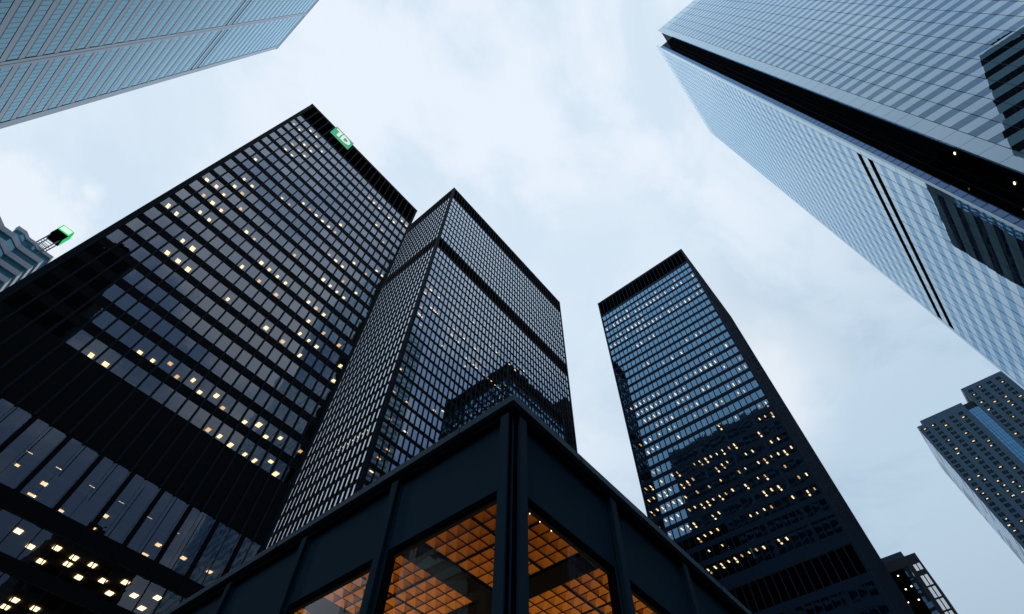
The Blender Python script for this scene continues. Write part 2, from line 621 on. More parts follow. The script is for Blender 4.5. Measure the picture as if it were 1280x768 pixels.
# lit ceiling panels: storey from the top, window column, place across the window, drop below the window head
LIT1 = {}
for q in ("0,2,0.49,1.95;0,3,0.56,1.95;0,20,0.49,1.79;0,21,0.48,1.95;1,0,0.63,1.84;1,1,0.57,1.92;1,4,0.50,1.91;1,5,0.49,1.91;1,14,0.39,1.90;1,15,0.38,1.82;1,16,0.47,1.90;1,18,0.43,1.95;1,19,0.43,1.81;2,2,0.62,1.84;2,3,0.40,1.78;2,4,0.53,1.87;3,2,0.55,1.92;3,3,0.58,1.95;3,4,0.51,1.95;3,17,0.37,1.93;3,18,0.40,1.95;4,2,0.54,1.95;4,3,0.54,1.92;4,19,0.44,1.85;6,13,0.43,1.80;7,1,0.53,1.78;7,8,0.49,1.75;7,9,0.47,1.86;7,10,0.46,1.85;7,11,0.42,1.88;7,12,0.38,1.88;7,13,0.40,1.74;7,20,0.41,1.95;7,21,0.33,1.95;8,6,0.45,1.91;8,7,0.47,1.94;8,17,0.38,1.81;8,19,0.34,1.95;9,2,0.51,1.83;9,3,0.53,1.84;9,14,0.35,1.95;9,15,0.37,1.88;9,16,0.39,1.88;10,2,0.53,1.70;10,3,0.50,1.81;10,17,0.35,1.77;10,19,0.34,1.86;11,0,0.58,1.75;11,1,0.56,1.40;11,2,0.56,1.83;11,4,0.56,1.74;11,11,0.44,1.75;11,15,0.39,1.56;11,16,0.38,1.73;11,17,0.36,1.81;11,18,0.35,1.82;12,1,0.58,1.68;12,2,0.57,1.65;12,3,0.56,1.73;12,6,0.53,1.77;12,7,0.49,1.95;13,2,0.59,1.69;13,3,0.57,1.73;13,9,0.50,1.65;13,10,0.46,1.75;13,11,0.47,1.77;13,12,0.45,1.74;13,15,0.37,1.72;13,16,0.35,1.68;13,17,0.39,1.71;14,0,0.66,1.33;14,1,0.54,1.59;14,8,0.47,1.59;14,10,0.44,1.73;14,12,0.42,1.69;14,16,0.41,1.74;14,18,0.32,1.67;14,20,0.34,1.61;15,3,0.60,1.53;15,4,0.57,1.47;15,16,0.33,1.57;15,17,0.41,1.59;15,18,0.36,1.57;15,21,0.45,1.58;16,3,0.61,1.52;16,4,0.61,1.51;16,5,0.58,1.55;16,9,0.47,1.52;16,13,0.52,1.34;16,15,0.38,1.51;16,17,0.40,1.55;16,21,0.46,1.49;20,7,0.58,1.95;20,8,0.55,1.91;20,9,0.55,0.93;20,10,0.47,1.86;20,11,0.50,0.98;20,12,0.34,1.89;20,13,0.50,0.93;20,14,0.36,1.93;20,16,0.31,1.81;20,17,0.40,0.90;20,18,0.30,1.90;20,19,0.41,0.85;20,21,0.41,0.83;21,5,0.66,1.80;21,6,0.64,1.77;21,14,0.42,1.69;21,15,0.32,1.61;21,16,0.32,1.76;21,17,0.65,1.82;21,18,0.50,1.76;21,19,0.66,0.78;21,20,0.43,1.70").split(';'):
    a, b, c, d = q.split(',')
    LIT1[(int(a), int(b))] = (float(c), float(d))


def behind(f, u, z, head):
    """where a ceiling panel at height HEAD stands when it is seen through the glass point (u, z): (u, depth)"""
    p = Vector(f.p(u, 0, z))
    dist = abs(p.x * f.n[0] + p.y * f.n[1])
    dep = max(0.2, (head - z) / ((z - CAM_Z) / dist))
    q = CAM + (p - CAM) * (1 + dep / dist)
    return (q.x - f.o[0]) * f.t[0] + (q.y - f.o[1]) * f.t[1], dep


def lit_west(k, ri, ci, z, u, f, zt):
    row, c = 26 - ri, ci - 1
    if k != 'S' or (row, c) not in LIT1:
        return []
    fc, dr = LIT1[(row, c)]
    uu, dep = behind(f, u + (fc - 0.5) * 1.2, zt - dr, zt)
    return [(uu - u, dep - 0.25, rnd.uniform(0.34, 0.56), rnd.uniform(0.5, 0.85))]


rows1 = [(rise(119.7 - 3.623 * k - 2.3), rise(119.7 - 3.623 * k)) for k in range(22)]
low1 = [(rise(27.6), rise(33.55)), (rise(23.4), rise(26.1)), (rise(17.0), rise(22.35)), (rise(11.5), rise(16.2)), (1.0, rise(10.5))]
w1 = T1[1] - T1[0]
sep1 = [0.53 + 1.5286 * i for i in range(23)]
t1, f1 = black_tower('west', 'black_office_tower', 'black steel tower with the green lettered sign at its roof, nearest on the left', *T1, rows1 + low1, [(rise(120.6), rise(128.3))], M['bronze'],
                     dict(S=sep1, W=seps_n(T1[3] - T1[2], 22, 0.5), N=[], E=seps_n(T1[3] - T1[2], 22, 0.5)), lit_west, detail='S', rowsplit=rise(33.55))
# the tall glazed storeys near the street, front side
f = f1['S']
wins, lamps, tall = [], [], []
u_thick = [0.98 + 12.05 + 3.09 * i for i in range(-4, 8)]
for u in u_thick:
    if 0.3 < u < f.w - 0.2:
        mb = MB()
        f.box(mb, u - 0.21, u + 0.21, -0.3, 0.10, rise(26.1) + 0.003, rise(33.55))
        mb.build('mullion', M['black'], t1, f.p(u, 0, rise(27.6)))
edges = [0.42] + [u for u in u_thick if 0.5 < u < f.w - 0.5] + [f.w - 0.42]
for a, b in zip(edges[:-1], edges[1:]):
    mid = (a + b) / 2
    lo, hi = a + 0.21, b - 0.21
    if hi - lo > 1.5:
        mb = MB()
        f.box(mb, mid - 0.04, mid + 0.04, -0.18, -0.02, rise(27.6), rise(33.55))
        mb.build('mullion', M['black'], t1, f.p(mid, 0, rise(27.6)))
        parts = [(lo, mid - 0.04), (mid + 0.04, hi)]
    else:
        parts = [(lo, hi)]
    mb = MB()
    f.box(mb, lo, hi, -0.18, -0.04, rise(30.57), rise(30.65))
    mb.build('transom', M['black'], t1, f.p(lo, 0, rise(30.57)))
    for u0, u1 in parts:
        for z0, z1 in ((rise(27.6), rise(30.57)), (rise(30.65), rise(33.55))):
            def add(mb, u0=u0, u1=u1, z0=z0, z1=z1):
                f.pane(mb, u0, u1, -0.12, z0, z1, 0.003)
            tall.append((f.p((u0 + u1) / 2, -0.12, (z0 + z1) / 2), (0, -1, 0), (u1 - u0) * (z1 - z0), add))
for xg, zg, sx, sy in ((-0.4, 30.72, .5, .12), (2.1, 30.72, .5, .12), (5.1, 30.7, .5, .12), (7.9, 30.7, .5, .12), (10.7, 30.7, .5, .12), (13.6, 30.7, .4, .1), (2.1, 29.1, .5, .5), (2.0, 27.9, .7, .3), (4.5, 27.85, .4, .3),
                       (7.5, 29.1, .5, .5), (7.4, 27.8, .3, .3), (12.7, 29.0, .45, .5), (12.2, 27.8, .6, .25), (15.3, 29.0, .5, .5), (18.1, 29.0, .5, .5), (-0.4, 29.4, .4, .3)):
    uu, dep = behind(f, xg + 12.05, rise(zg), rise(31.0))
    def addl(mb, uu=uu, dep=dep, sx=sx, sy=sy):
        f.box(mb, uu - sx / 2, uu + sx / 2, -0.12 - dep - sy / 2, -0.12 - dep + sy / 2, rise(31.0) - 0.06, rise(31.0) - 0.004)
    lamps.append((f.p(uu, -0.12 - dep, rise(31.0)), (0, 0, -1), sx * sy, addl))
for xg, zg, zc in ((3.1, 25.2, 26.1), (4.5, 24.6, 26.1), (6.1, 25.3, 26.1), (5.8, 24.0, 26.1), (7.6, 25.2, 26.1), (7.5, 24.6, 26.1), (9.1, 25.3, 26.1), (8.8, 24.1, 26.1), (10.5, 24.6, 26.1), (12.1, 25.2, 26.1), (11.5, 24.0, 26.1),
                   (13.3, 24.6, 26.1), (15.1, 25.2, 26.1), (14.4, 24.0, 26.1), (5.9, 20.5, 22.35), (6.1, 21.1, 22.35), (7.6, 21.1, 22.35), (8.2, 20.6, 22.35), (10.0, 20.9, 22.35)):
    uu, dep = behind(f, xg + 12.05, rise(zg), rise(zc))
    def addl(mb, uu=uu, dep=dep, zc=zc):
        f.box(mb, uu - 0.26, uu + 0.26, -0.12 - dep - 0.4, -0.12 - dep + 0.3, rise(zc) - 0.06, rise(zc) - 0.004)
    lamps.append((f.p(uu, -0.12 - dep, rise(zc)), (0, 0, -1), 0.3, addl))
for z0, z1, step in ((rise(23.4), rise(26.1), 1.535), (rise(17.0), rise(22.35), 1.535), (rise(11.5), rise(16.2), 1.535), (1.0, rise(10.5), 3.09)):
    n = int((f.w - 0.84) / step)
    us = [0.42 + (f.w - 0.84) * i / n for i in range(n + 1)]
    for u in us[1:-1]:
        mb = MB()
        f.box(mb, u - 0.035, u + 0.035, -0.18, 0.0, z0, z1)
        mb.build('mullion', M['black'], t1, f.p(u, 0, z0))
    for u0, u1 in zip(us[:-1], us[1:]):
        zs = [(z0, z1)] if z1 - z0 < 3 else [(z0, (z0 + z1) / 2 + 0.9), ((z0 + z1) / 2 + 0.9, z1)]
        for a, b in zs:
            def add(mb, u0=u0, u1=u1, a=a, b=b):
                f.pane(mb, u0 + 0.035, u1 - 0.035, -0.12, a, b, 0.004)
            wins.append((f.p((u0 + u1) / 2, -0.12, (a + b) / 2), (0, -1, 0), (u1 - u0) * (b - a), add))
largest_as_parts(tall, 'west', 'window', M['lobby'], t1, 60)
largest_as_parts(wins, 'west', 'window', M['bronze'], t1, 60)
largest_as_parts(lamps, 'west', 'ceiling_light', M['troffer_low'], t1, 60)
mb = MB()   # mezzanine floor behind the tall windows
mb.box(T1[0] + 1.0, T1[1] - 1.0, T1[2] + 2.2, T1[3] - 2, rise(31.0), rise(31.3), 0)
mb.build('mezzanine', M['ceiling'], t1, (T1[0], T1[2], rise(31.0)))

# the roof sign
sx0, sx1, sz0, sz1 = -5.03, 0.25, rise(124.45), rise(129.15)
sign = thing('roof_sign', 'green backlit sign with white letters TD under the roof edge of the black tower', 'sign', (sx0, T1[2] - 0.5, sz0))
mb = MB()
mb.box(sx0, sx1, T1[2] - 0.52, T1[2] - 0.22, sz0, sz1)
mb.build('panel', M['green'], sign, (sx0, T1[2] - 0.5, sz0))


def letter(polys):
    mb = MB()
    w, h = sx1 - sx0, sz1 - sz0
    for poly in polys:
        n, i = len(poly), len(mb.v)
        for yy in (T1[2] - 0.58, T1[2] - 0.521):
            mb.v += [(sx0 + u * w, yy, sz0 + v * h) for u, v in poly]
        mb.f.append(tuple(range(i, i + n)))
        mb.m.append(0)
        for k in range(n):
            j = (k + 1) % n
            mb.f.append((i + k, i + n + k, i + n + j, i + j))
            mb.m.append(0)
    mb.build('letter', M['signwhite'], sign, (sx0, T1[2] - 0.55, sz0))


letter([[(0.08, 0.72), (0.40, 0.72), (0.40, 0.85), (0.08, 0.85)], [(0.24, 0.17), (0.38, 0.17), (0.38, 0.72), (0.24, 0.72)]])
arc_o = [(0.62 + 0.29 * math.cos(a), 0.51 + 0.34 * math.sin(a)) for a in [math.radians(90 - 18 * i) for i in range(11)]]
arc_i = [(0.60 + 0.17 * math.cos(a), 0.51 + 0.20 * math.sin(a)) for a in [math.radians(90 - 18 * i) for i in range(11)]]
dpol = [[arc_o[i], arc_i[i], arc_i[i + 1], arc_o[i + 1]][::-1] for i in range(10)]
letter([[(0.44, 0.17), (0.57, 0.17), (0.57, 0.85), (0.44, 0.85)], [(0.57, 0.71), (0.60, 0.71), (0.62, 0.85), (0.57, 0.85)], [(0.57, 0.17), (0.62, 0.17), (0.60, 0.31), (0.57, 0.31)]] + dpol)

# ------------------------------------------------------------------ tallest black tower in the middle
rnd2 = random.Random(5)
LIT2 = {}
for q in ("5,2.5,3.8;5,20.9,3.2;5,43.5,3.5;5,46.0,3.7;5,49.3,3.8;6,2.5,3.4;6,3.2,3.3;6,6.4,2.5;6,14.6,3.1;6,29.5,3.7;6,32.5,3.5;6,38.5,3.8;6,41.6,3.6;7,0.9,2.9;7,1.6,2.7;8,4.8,2.4;8,5.8,2.2;8,6.9,2.6;8,14.3,3.2;8,16.7,1.7;8,18.4,2.4;8,23.3,2.7;9,0.4,2.5;9,1.7,2.1;9,11.8,0.2;9,13.7,1.9;9,16.3,2.1;9,25.3,2.2;9,28.1,2.5;9,37.1,2.6;10,0.6,1.8;10,1.7,1.5;10,2.5,1.7;10,20.4,2.1;10,22.0,1.7;10,23.6,1.9;10,24.6,2.2;10,27.9,2.4;10,29.5,2.4;10,31.1,2.0;10,32.8,2.3;10,34.4,2.0;11,0.5,2.6;11,2.9,1.4;11,11.5,1.8;11,20.4,1.7;16,1.1,3.6;17,13.0,3.0;17,15.4,0.4;18,1.2,3.2;18,5.2,3.1;20,2.4,2.1;20,6.7,2.3;22,3.8,1.6;23,2.4,0.8;24,1.7,0.6").split(';'):
    a, b, c = q.split(',')
    LIT2.setdefault((int(a), int((float(b) - 0.75) / 1.5234)), []).append((float(b), min(float(c), 2.25)))


def lit_bank(k, ri, ci, z, u, f, zt):
    if k == 'W':
        row = 38 - ri
        if row in (21, 26) and 15 < ci < 23:
            return [(0.0, 0.35, 0.3, 0.2)]
        return []
    if k != 'S':
        return []
    out = []
    for ub, dr in LIT2.get((38 - ri, ci - 1), []):
        uu, dep = behind(f, ub, zt - dr, zt)
        out.append((uu - u, dep - 0.2, rnd2.uniform(0.6, 1.0), rnd2.uniform(0.22, 0.32)))
    return out


rows2 = [(rise(203.9 - 3.85 * k - 2.8), rise(203.9 - 3.85 * k)) for k in range(10)]
rows2 += [(rise(158.2 - 3.85 * k - 2.8), rise(158.2 - 3.85 * k)) for k in range(39)]
w2, d2 = T2[1] - T2[0], T2[3] - T2[2]
t2, f2 = black_tower('bank', 'black_office_tower', 'tallest black tower seen corner on, between the sign tower and open sky', *T2, rows2, [(rise(205.3), rise(213.4)), (rise(159.6), rise(165.3))], M['bankglass'],
                     dict(S=seps_n(w2, 47, 0.75), W=seps_n(d2, 24, 0.6), N=[], E=[]), lit_bank, detail='SW', tilt=0.002, mw=0.115, md=0.16, cp=0.72, mdw=0.20)

# ------------------------------------------------------------------ black tower on the right
rnd3 = random.Random(23)
# storey from the top: (first column, last column, share of them lit)
LIT3 = {1: ((3, 3, 1), (6, 6, 1), (9, 9, 1), (11, 11, 1), (14, 14, 1), (19, 19, 1)), 2: ((0, 23, .93),), 3: ((8, 9, 1),), 4: ((2, 3, 1), (5, 9, .9), (14, 14, 1), (16, 16, 1), (22, 23, 1)),
        5: ((0, 5, .95), (7, 13, .85), (15, 23, .85)), 7: ((5, 10, .25),), 10: ((6, 7, 1), (16, 16, 1), (18, 19, 1)), 11: ((10, 10, 1), (12, 12, 1), (14, 14, 1)), 13: ((19, 19, 1), (22, 22, 1)),
        14: ((1, 7, .95), (11, 20, .7)), 15: ((2, 7, .7), (9, 12, .8), (17, 20, .6), (23, 23, 1)), 16: ((3, 12, .65), (15, 17, .5), (22, 23, 1)), 17: ((2, 8, .5), (10, 14, .6), (19, 23, .7)), 18: ((1, 8, .7), (11, 17, .55), (20, 21, .6)),
        19: ((0, 9, .3),), 20: ((15, 15, 1), (18, 18, .5), (22, 23, 1)), 21: ((2, 3, 1), (21, 23, .5)), 22: ((0, 4, .8), (5, 16, .85), (18, 21, .6)), 23: ((0, 8, .8), (9, 15, .6), (17, 22, .75)),
        24: ((0, 5, .9), (6, 14, .6), (15, 23, .8)), 25: ((0, 4, .8), (4, 19, .9), (21, 21, 1)), 26: ((0, 5, .8), (6, 12, .5), (15, 20, .5), (22, 23, 1)), 27: ((2, 9, .5), (14, 20, .35), (22, 23, 1)), 28: ((3, 10, .25),),
        29: ((5, 18, .85),), 33: ((16, 19, .6),)}


def lit_north(k, ri, ci, z, u, f, zt):
    if k != 'W':
        return []
    row, c = 43 - ri, ci - 1
    for a, b, p in LIT3.get(row, ()):
        if a <= c <= b and rnd3.random() < p:
            dr = 1.5 if row < 13 else (1.35 if row < 20 else 0.85)
            uu, dep = behind(f, u + rnd3.uniform(-0.1, 0.1), zt - dr - rnd3.uniform(-0.15, 0.15), zt)
            s = rnd3.uniform(0.6, 1.0)
            out = [(uu - u, dep - 0.55, 0.30 * s, 1.1 * s)]
            if row > 12 and rnd3.random() < 0.35:
                out.append((uu - u + rnd3.uniform(-0.15, 0.1), dep + 0.9, 0.34, 0.55))
            return out
    return []


rows3 = [(rise(167.4 - 3.55 * k - 2.35), rise(167.4 - 3.55 * k)) for k in range(30)]
rows3[29] = (rise(60.9), rows3[29][1])
rows3 += [(rise(51.5 - 3.55 * k - 2.25), rise(51.5 - 3.55 * k)) for k in range(14)]
w3, d3 = T3[1] - T3[0], T3[3] - T3[2]
t3, f3 = black_tower('north', 'black_office_tower', 'black tower right of the middle gap with many lit office rows', *T3, rows3, [(rise(168.9), rise(176.9)), (rise(53.0), rise(58.4))], M['blueglass'],
                     dict(S=seps_n(w3, 24, 0.45), W=seps_n(d3, 24, 0.42), N=[], E=[]), lit_north, detail='SW', tilt=0.0016, steel='skysteel', mw=0.10, md=0.12)

# ------------------------------------------------------------------ white glass tower with the notched corner (upper right)
x0, x1, y0, y1, zt = FC
fc = thing('glass_office_tower', 'white banded glass tower with a dark notched corner, upper right', 'tower', (x0, y1, 0))
NX, NY = 60.0, -34.2
up = Face(x0, NY, -1, 0, NY - y0)          # upper face, u runs towards -Y
lo = Face(x1, y1, 0, 1, x1 - NX)           # lower face, u runs towards -X
mb = MB()
mb.prism([(x0 + 0.4, y0), (x1, y0), (x1, y1 - 0.4), (NX + 0.02, y1 - 0.4), (NX + 0.02, NY - 0.02), (x0 + 0.4, NY - 0.02)], 0, zt - 7, 0)
mb.build('core', M['fjoint'], fc, (x0, y1, 0))
FP = 3.72
k0 = int((rise(98.0)) / FP)
zoff = rise(98.0) - FP * k0
floors = [zoff + FP * k for k in range(0, 80) if zoff + FP * k + FP < zt - 4.5]
wins, spans, corners = [], [], []
for f, border, rev in ((up, 2.3, False), (lo, 1.45, True)):
    u_a, u_b = (border, f.w - border)
    n = round((u_b - u_a) / 2.95)
    st = (u_b - u_a) / n
    nrm = (*f.n, 0)
    z_prev = 0.6
    for zf in floors:
        a, b = zf, zf + 1.72
        mech = (f is lo and (abs(zf - rise(98.0)) < 0.1 or abs(zf - rise(98.0 - FP)) < 0.1))
        def add(mb, f=f, a=a, z_prev=z_prev):
            f.box(mb, 0, f.w, -0.38, 0, z_prev + 0.002, a)
        spans.append((f.p(f.w / 2, 0, a - 0.9), nrm, f.w * 2, add))
        def addb(mb, f=f, a=a, b=b, u_a=u_a, u_b=u_b):
            f.box(mb, 0, u_a, -0.38, 0, a + 0.002, b)
        corners.append((f.p(u_a / 2, 0, a + 0.8), nrm, 3.0, addb))
        def addc(mb, f=f, a=a, b=b, u_b=u_b):
            f.box(mb, u_b, f.w, -0.38, 0, a + 0.002, b)
        corners.append((f.p(f.w - u_a / 2, 0, a + 0.8), nrm, 3.0, addc))
        if not mech:
            def addw(mb, f=f, a=a, b=b, u_a=u_a, n=n, st=st):
                for i in range(2 * n):
                    f.pane(mb, u_a + st * i / 2 + 0.004, u_a + st * (i + 1) / 2 - 0.004, -0.012, a + 0.004, b, 0.0026 if f is up else 0.0007)
            # centre where the band shows: near the notched corner
            cu = 8 if f is up else f.w - 12
            wins.append((f.p(cu, 0, a + 0.8), nrm, f.w * 1.7, addw))
        z_prev = b
    def addt(mb, f=f, z_prev=z_prev):
        f.box(mb, 0, f.w, -0.38, 0, z_prev + 0.002, zt)
    spans.append((f.p(f.w / 2, 0, zt - 3), nrm, f.w * 6, addt))
    for i in range(n + 1):
        u = u_a + st * i
        mb = MB()
        f.box(mb, u - 0.04, u + 0.04, -0.2, 0.012, 0.6, zt - 0.4)
        mb.build('mullion', M['fjoint'], fc, f.p(u, 0, 0.6))
mb = MB()
for zf in floors:
    pass
largest_as_parts(spans, 'frit', 'spandrel', M['fspan'], fc, 100)
largest_as_parts(corners, 'frit', 'corner_panel', M['fspan'], fc, 100)
largest_as_parts(wins, 'frit', 'window', M['fwin'], fc, 100)
mb = MB()
lo.box(mb, 1.5, lo.w - 1.5, -0.37, -0.12, rise(98.0) + 0.02, rise(98.0) + 1.70)
mb.build('louvre_band', M['louvre'], fc, lo.p(0, 0, rise(98.0)))
mb = MB()
lo.box(mb, 1.5, lo.w - 1.5, -0.37, -0.12, rise(98.0 - FP) + 0.02, rise(98.0 - FP) + 1.70)
mb.build('louvre_band', M['louvre'], fc, lo.p(0, 0, rise(98.0 - FP)))
# horizontal joints of the corner strips
for f in (up, lo):
    for zf in floors:
        mb = MB()
        uu = (0.0, 2.3) if f is up else (f.w - 1.45, f.w)
        f.box(mb, uu[0], uu[1], -0.1, 0.006, zf - 0.02, zf + 0.02)
        o = mb.build('joint', M['fjoint'], fc, f.p(uu[0], 0, zf))
# the notch: glazing across, near black to put its deep shade into the colour, blue glazing beside the lower face
nd = Face(NX, NY, 0, 1, NX - x0)           # faces +Y
nb = Face(NX, y1, -1, 0, y1 - NY)          # faces -X
mb = MB()
for i in range(3):
    for zf in floors:
        nd.pane(mb, 0.05 + i * 1.5, 0.05 + i * 1.5 + 1.46, 0.0, zf + 0.03, zf + FP - 0.03, 0.003)
mb.build('recess_glazing', M['fdark'], fc, (NX, NY, 0))
mb = MB()
for zf in floors:
    for h in (0, 1):
        nb.pane(mb, 0.42, 1.35, 0.0, zf + 0.08 + h * FP / 2, zf + FP / 2 - 0.08 + h * FP / 2, 0.004)
mb.build('recess_glazing', M['fblue'], fc, (NX, NY, 0))
mb = MB()
for zf in floors:
    nb.pane(mb, 1.45, 2.6, 0.0, zf + 0.03, zf + FP - 0.03, 0.004)
    nb.pane(mb, 2.66, 3.86, 0.0, zf + 0.03, zf + FP - 0.03, 0.004)
mb.build('recess_glazing', M['fdark'], fc, (NX, NY, 0))
for i, (uz, uu) in enumerate(((rise(66.5), 2.1), (rise(77.0), 3.2), (rise(58.0), 1.4))):
    mb = MB()
    nd.box(mb, uu, uu + 0.4, 0.02, 0.14, uz, uz + 0.08)
    mb.build('lamp', M['troffer'], fc, nd.p(uu, 0.1, uz))
mb = MB()
mb.box(x0 + 0.38, x1 - 0.38, y0 + 0.38, NY, zt - 7, zt - 6.6)
mb.build('roof', M['slab'], fc, (x0, y0, zt - 7))

# ------------------------------------------------------------------ teal glass tower (upper left)
x0, x1, y0, y1, zt = LT
lt = thing('glass_office_tower', 'teal glass tower with pale panel bands, upper left', 'tower', (x1, y0, 0))
f = Face(x1, y0, 1, 0, y1 - y0)            # u runs towards +Y
mb = MB()
mb.box(x0, x1 - 0.45, y0, y1 - 0.45, 0, zt - 0.3, 0)
mb.build('core', M['fjoint'], lt, (x1, y0, 0))
FP = 3.83
k0 = int(rise(89.86) / FP)
zoff = rise(89.86) - FP * k0
floors = [zoff + FP * k for k in range(0, 80) if zoff + FP * k + FP < zt - 0.5]
wins, spans = [], []
pil = [f.w - 1.1 - 17.7 * i for i in range(5)]
for i, u in enumerate(pil):
    mb = MB()
    hw = 0.78
    u1 = f.w if i == 0 else u + hw
    ua = max(u - hw, 0.0)
    if i == 0:
        ua = f.w - 2.0
    if u1 - ua < 0.3:
        continue
    f.box(mb, ua, u - 0.06 if i else u, -0.42, 0.05, 0, zt - 1.6)
    if i:
        f.box(mb, u + 0.06, u1, -0.42, 0.05, 0, zt - 1.6)
        f.box(mb, u - 0.06, u + 0.06, -0.42, -0.02, 0, zt - 1.6, 1)
    else:
        f.box(mb, u, u1, -0.42, 0.0, 0, zt - 1.6)
    mb.build('pilaster', [M['lspan'], M['fjoint']], lt, f.p(u, 0, 0))
z_prev = 0.2
for zf in floors:
    mech = abs(zf - rise(163.4)) < 1.6 or abs(zf - rise(167.3)) < 1.6
    a, b = zf, zf + 2.5
    def add(mb, a=a, z_prev=z_prev):
        f.box(mb, 0.0, f.w - 2.0, -0.40, 0, z_prev, a)
    spans.append((f.p(f.w - 12, 0, a - 0.6), (1, 0, 0), 20, add))
    for i in range(len(pil) - 1):
        ub, ua = pil[i] - (0.9 if i == 0 else 0.78), max(pil[i + 1] + 0.78, 0)
        n = 15
        st = (ub - ua) / n
        def addw(mb, ua=ua, n=n, st=st, a=a, b=b):
            for j in range(n):
                f.pane(mb, ua + st * j + 0.035, ua + st * (j + 1) - 0.035, -0.05, a + 0.24, b, 0.003)
        wins.append((f.p((ua + ub) / 2, 0, a + 1.2), (1, 0, 0), 40, addw))
    z_prev = b
def add(mb, z_prev=z_prev):
    f.box(mb, 0.0, f.w - 2.0, -0.40, 0, z_prev, zt - 1.6)
spans.append((f.p(f.w - 12, 0, zt - 2), (1, 0, 0), 60, add))
largest_as_parts(spans, 'teal', 'spandrel', M['lspan'], lt, 100)
largest_as_parts(wins, 'teal', 'window', M['lwin'], lt, 100)
for zz in (162.75, 166.45):
    mb = MB()
    f.box(mb, 0.0, f.w - 1.6, -0.3, 0.03, rise(zz), rise(zz) + 0.5)
    mb.build('louvre_band', M['louvre'], lt, f.p(0, 0, rise(zz)))
mb = MB()
mb.box(x0 - 0.1, x1 + 0.08, y0, y1 + 0.05, zt - 1.6, zt)
mb.build('coping', M['lspan'], lt, (x1, y0, zt - 1.6))
# north side of the teal tower
fn = Face(x1, y1, 0, 1, x1 - x0)
mb = MB()
for zf in floors:
    fn.box(mb, 0.5, fn.w, -0.4, -0.05, zf, zf + 1.3)
mb.build('spandrel', M['lspan'], lt, (x1, y1, 0))

# ------------------------------------------------------------------ stepped granite tower (lower right)
x0, x1, y0, y1, zt = BT
H = 275.0
bt = thing('granite_office_tower', 'grey granite tower with stepped roof and blue glass strip, at the right edge', 'tower', (x0, y1, 0))


def hz(v):
    return rise(v * H)


fw = Face(x0, y1, -1, 0, y1 - y0)          # u runs towards -Y, u = -43 - y
rb = random.Random(3)
blocks = [(0.0, 4.0, hz(1.0)), (4.0, 31.4, hz(1.012)), (37.5, fw.w, hz(1.047))]
mb = MB()
for u0, u1, zz in blocks:
    fw.box(mb, u0 + 0.3, u1 - 0.3, -40, -2.2, 0, zz - 0.4)
mb.build('core', M['core'], bt, (x0, y1, 0))
wins, lamps = [], []
FPB = 0.0132 * H
nfl = 72
spans = []
for (ua, ub, zr, o_) in ((0.0, 31.4, 0.990, 1.65), (37.5, fw.w, 1.035, 2.2)):
    us = [ua + o_ + 5.87 * i for i in range(24) if ua + o_ + 5.87 * i + 2.9 < ub - 0.3]
    edges = [ua] + [u + 2.9 for u in us]
    for i, e in enumerate(edges):
        nxt = us[i] if i < len(us) else ub
        if nxt - e < 0.05:
            continue
        mb = MB()
        fw.box(mb, e, nxt, -0.8, 0.10 if i % 2 else 0.06, 0, hz(zr) - 0.003)
        mb.build('pier', M['granite'], bt, fw.p(e, 0, 0))
    z_hi = hz(zr)
    for u in us:
        mb = MB()
        fw.box(mb, u + 1.37, u + 1.53, -0.3, -0.04, 0, z_hi - 0.003)
        mb.build('mullion', M['granite'], bt, fw.p(u, 0, 0))
    for k in range(nfl):
        zt_ = z_hi - FPB * k
        zb_ = zt_ - 2.3
        if zb_ < 1:
            break
        lo_z = z_hi - FPB * (k + 1)
        for ci, u in enumerate(us):
            def add(mb, u=u, zb_=zb_, zt_=zt_):
                fw.pane(mb, u + 0.01, u + 1.37, -0.25, zb_, zt_, 0.004)
                fw.pane(mb, u + 1.53, u + 2.89, -0.25, zb_, zt_, 0.004)
            wins.append((fw.p(u + 1.45, 0, (zt_ + zb_) / 2), (-1, 0, 0), 6.0, add))
            def adds(mb, u=u, zb_=zb_, lo_z=lo_z):
                fw.box(mb, u + 0.005, u + 2.895, -30, -0.16, lo_z, zb_)
            spans.append((fw.p(u + 1.45, 0, zb_ - 0.6), (-1, 0, 0), 4.0, adds))
            if rb.random() < 0.36:
                s1, s2 = rb.uniform(0.8, 1.5), rb.uniform(0.6, 1.0)
                uc, d_ = u + 1.45 + rb.uniform(-0.7, 0.7), rb.uniform(0.5, 1.2)
                def addl(mb, uc=uc, d_=d_, zt_=zt_, s1=s1, s2=s2):
                    fw.box(mb, uc - s1 / 2, uc + s1 / 2, -0.25 - d_ - s2, -0.25 - d_, zt_ - 0.06, zt_ - 0.005)
                lamps.append((fw.p(uc, -1, zt_), (0, 0, -1), s1 * s2, addl))
    mb = MB()
    if ua == 0:
        fw.box(mb, 0.002, 4.0, -20, -0.06, z_hi, hz(1.0), 0)
        fw.box(mb, 4.0, ub, -20, -0.06, z_hi, hz(1.012), 0)
    else:
        fw.box(mb, ua, ub, -20, -0.06, z_hi, hz(1.047), 0)
    mb.build('parapet', M['granite'], bt, fw.p(ua, 0, z_hi))
largest_as_parts(wins, 'granite', 'window', M['bwin'], bt, 100)
largest_as_parts(spans, 'granite', 'spandrel', M['bspan'], bt, 100)
largest_as_parts(lamps, 'granite', 'ceiling_light', M['troffer'], bt, 100)
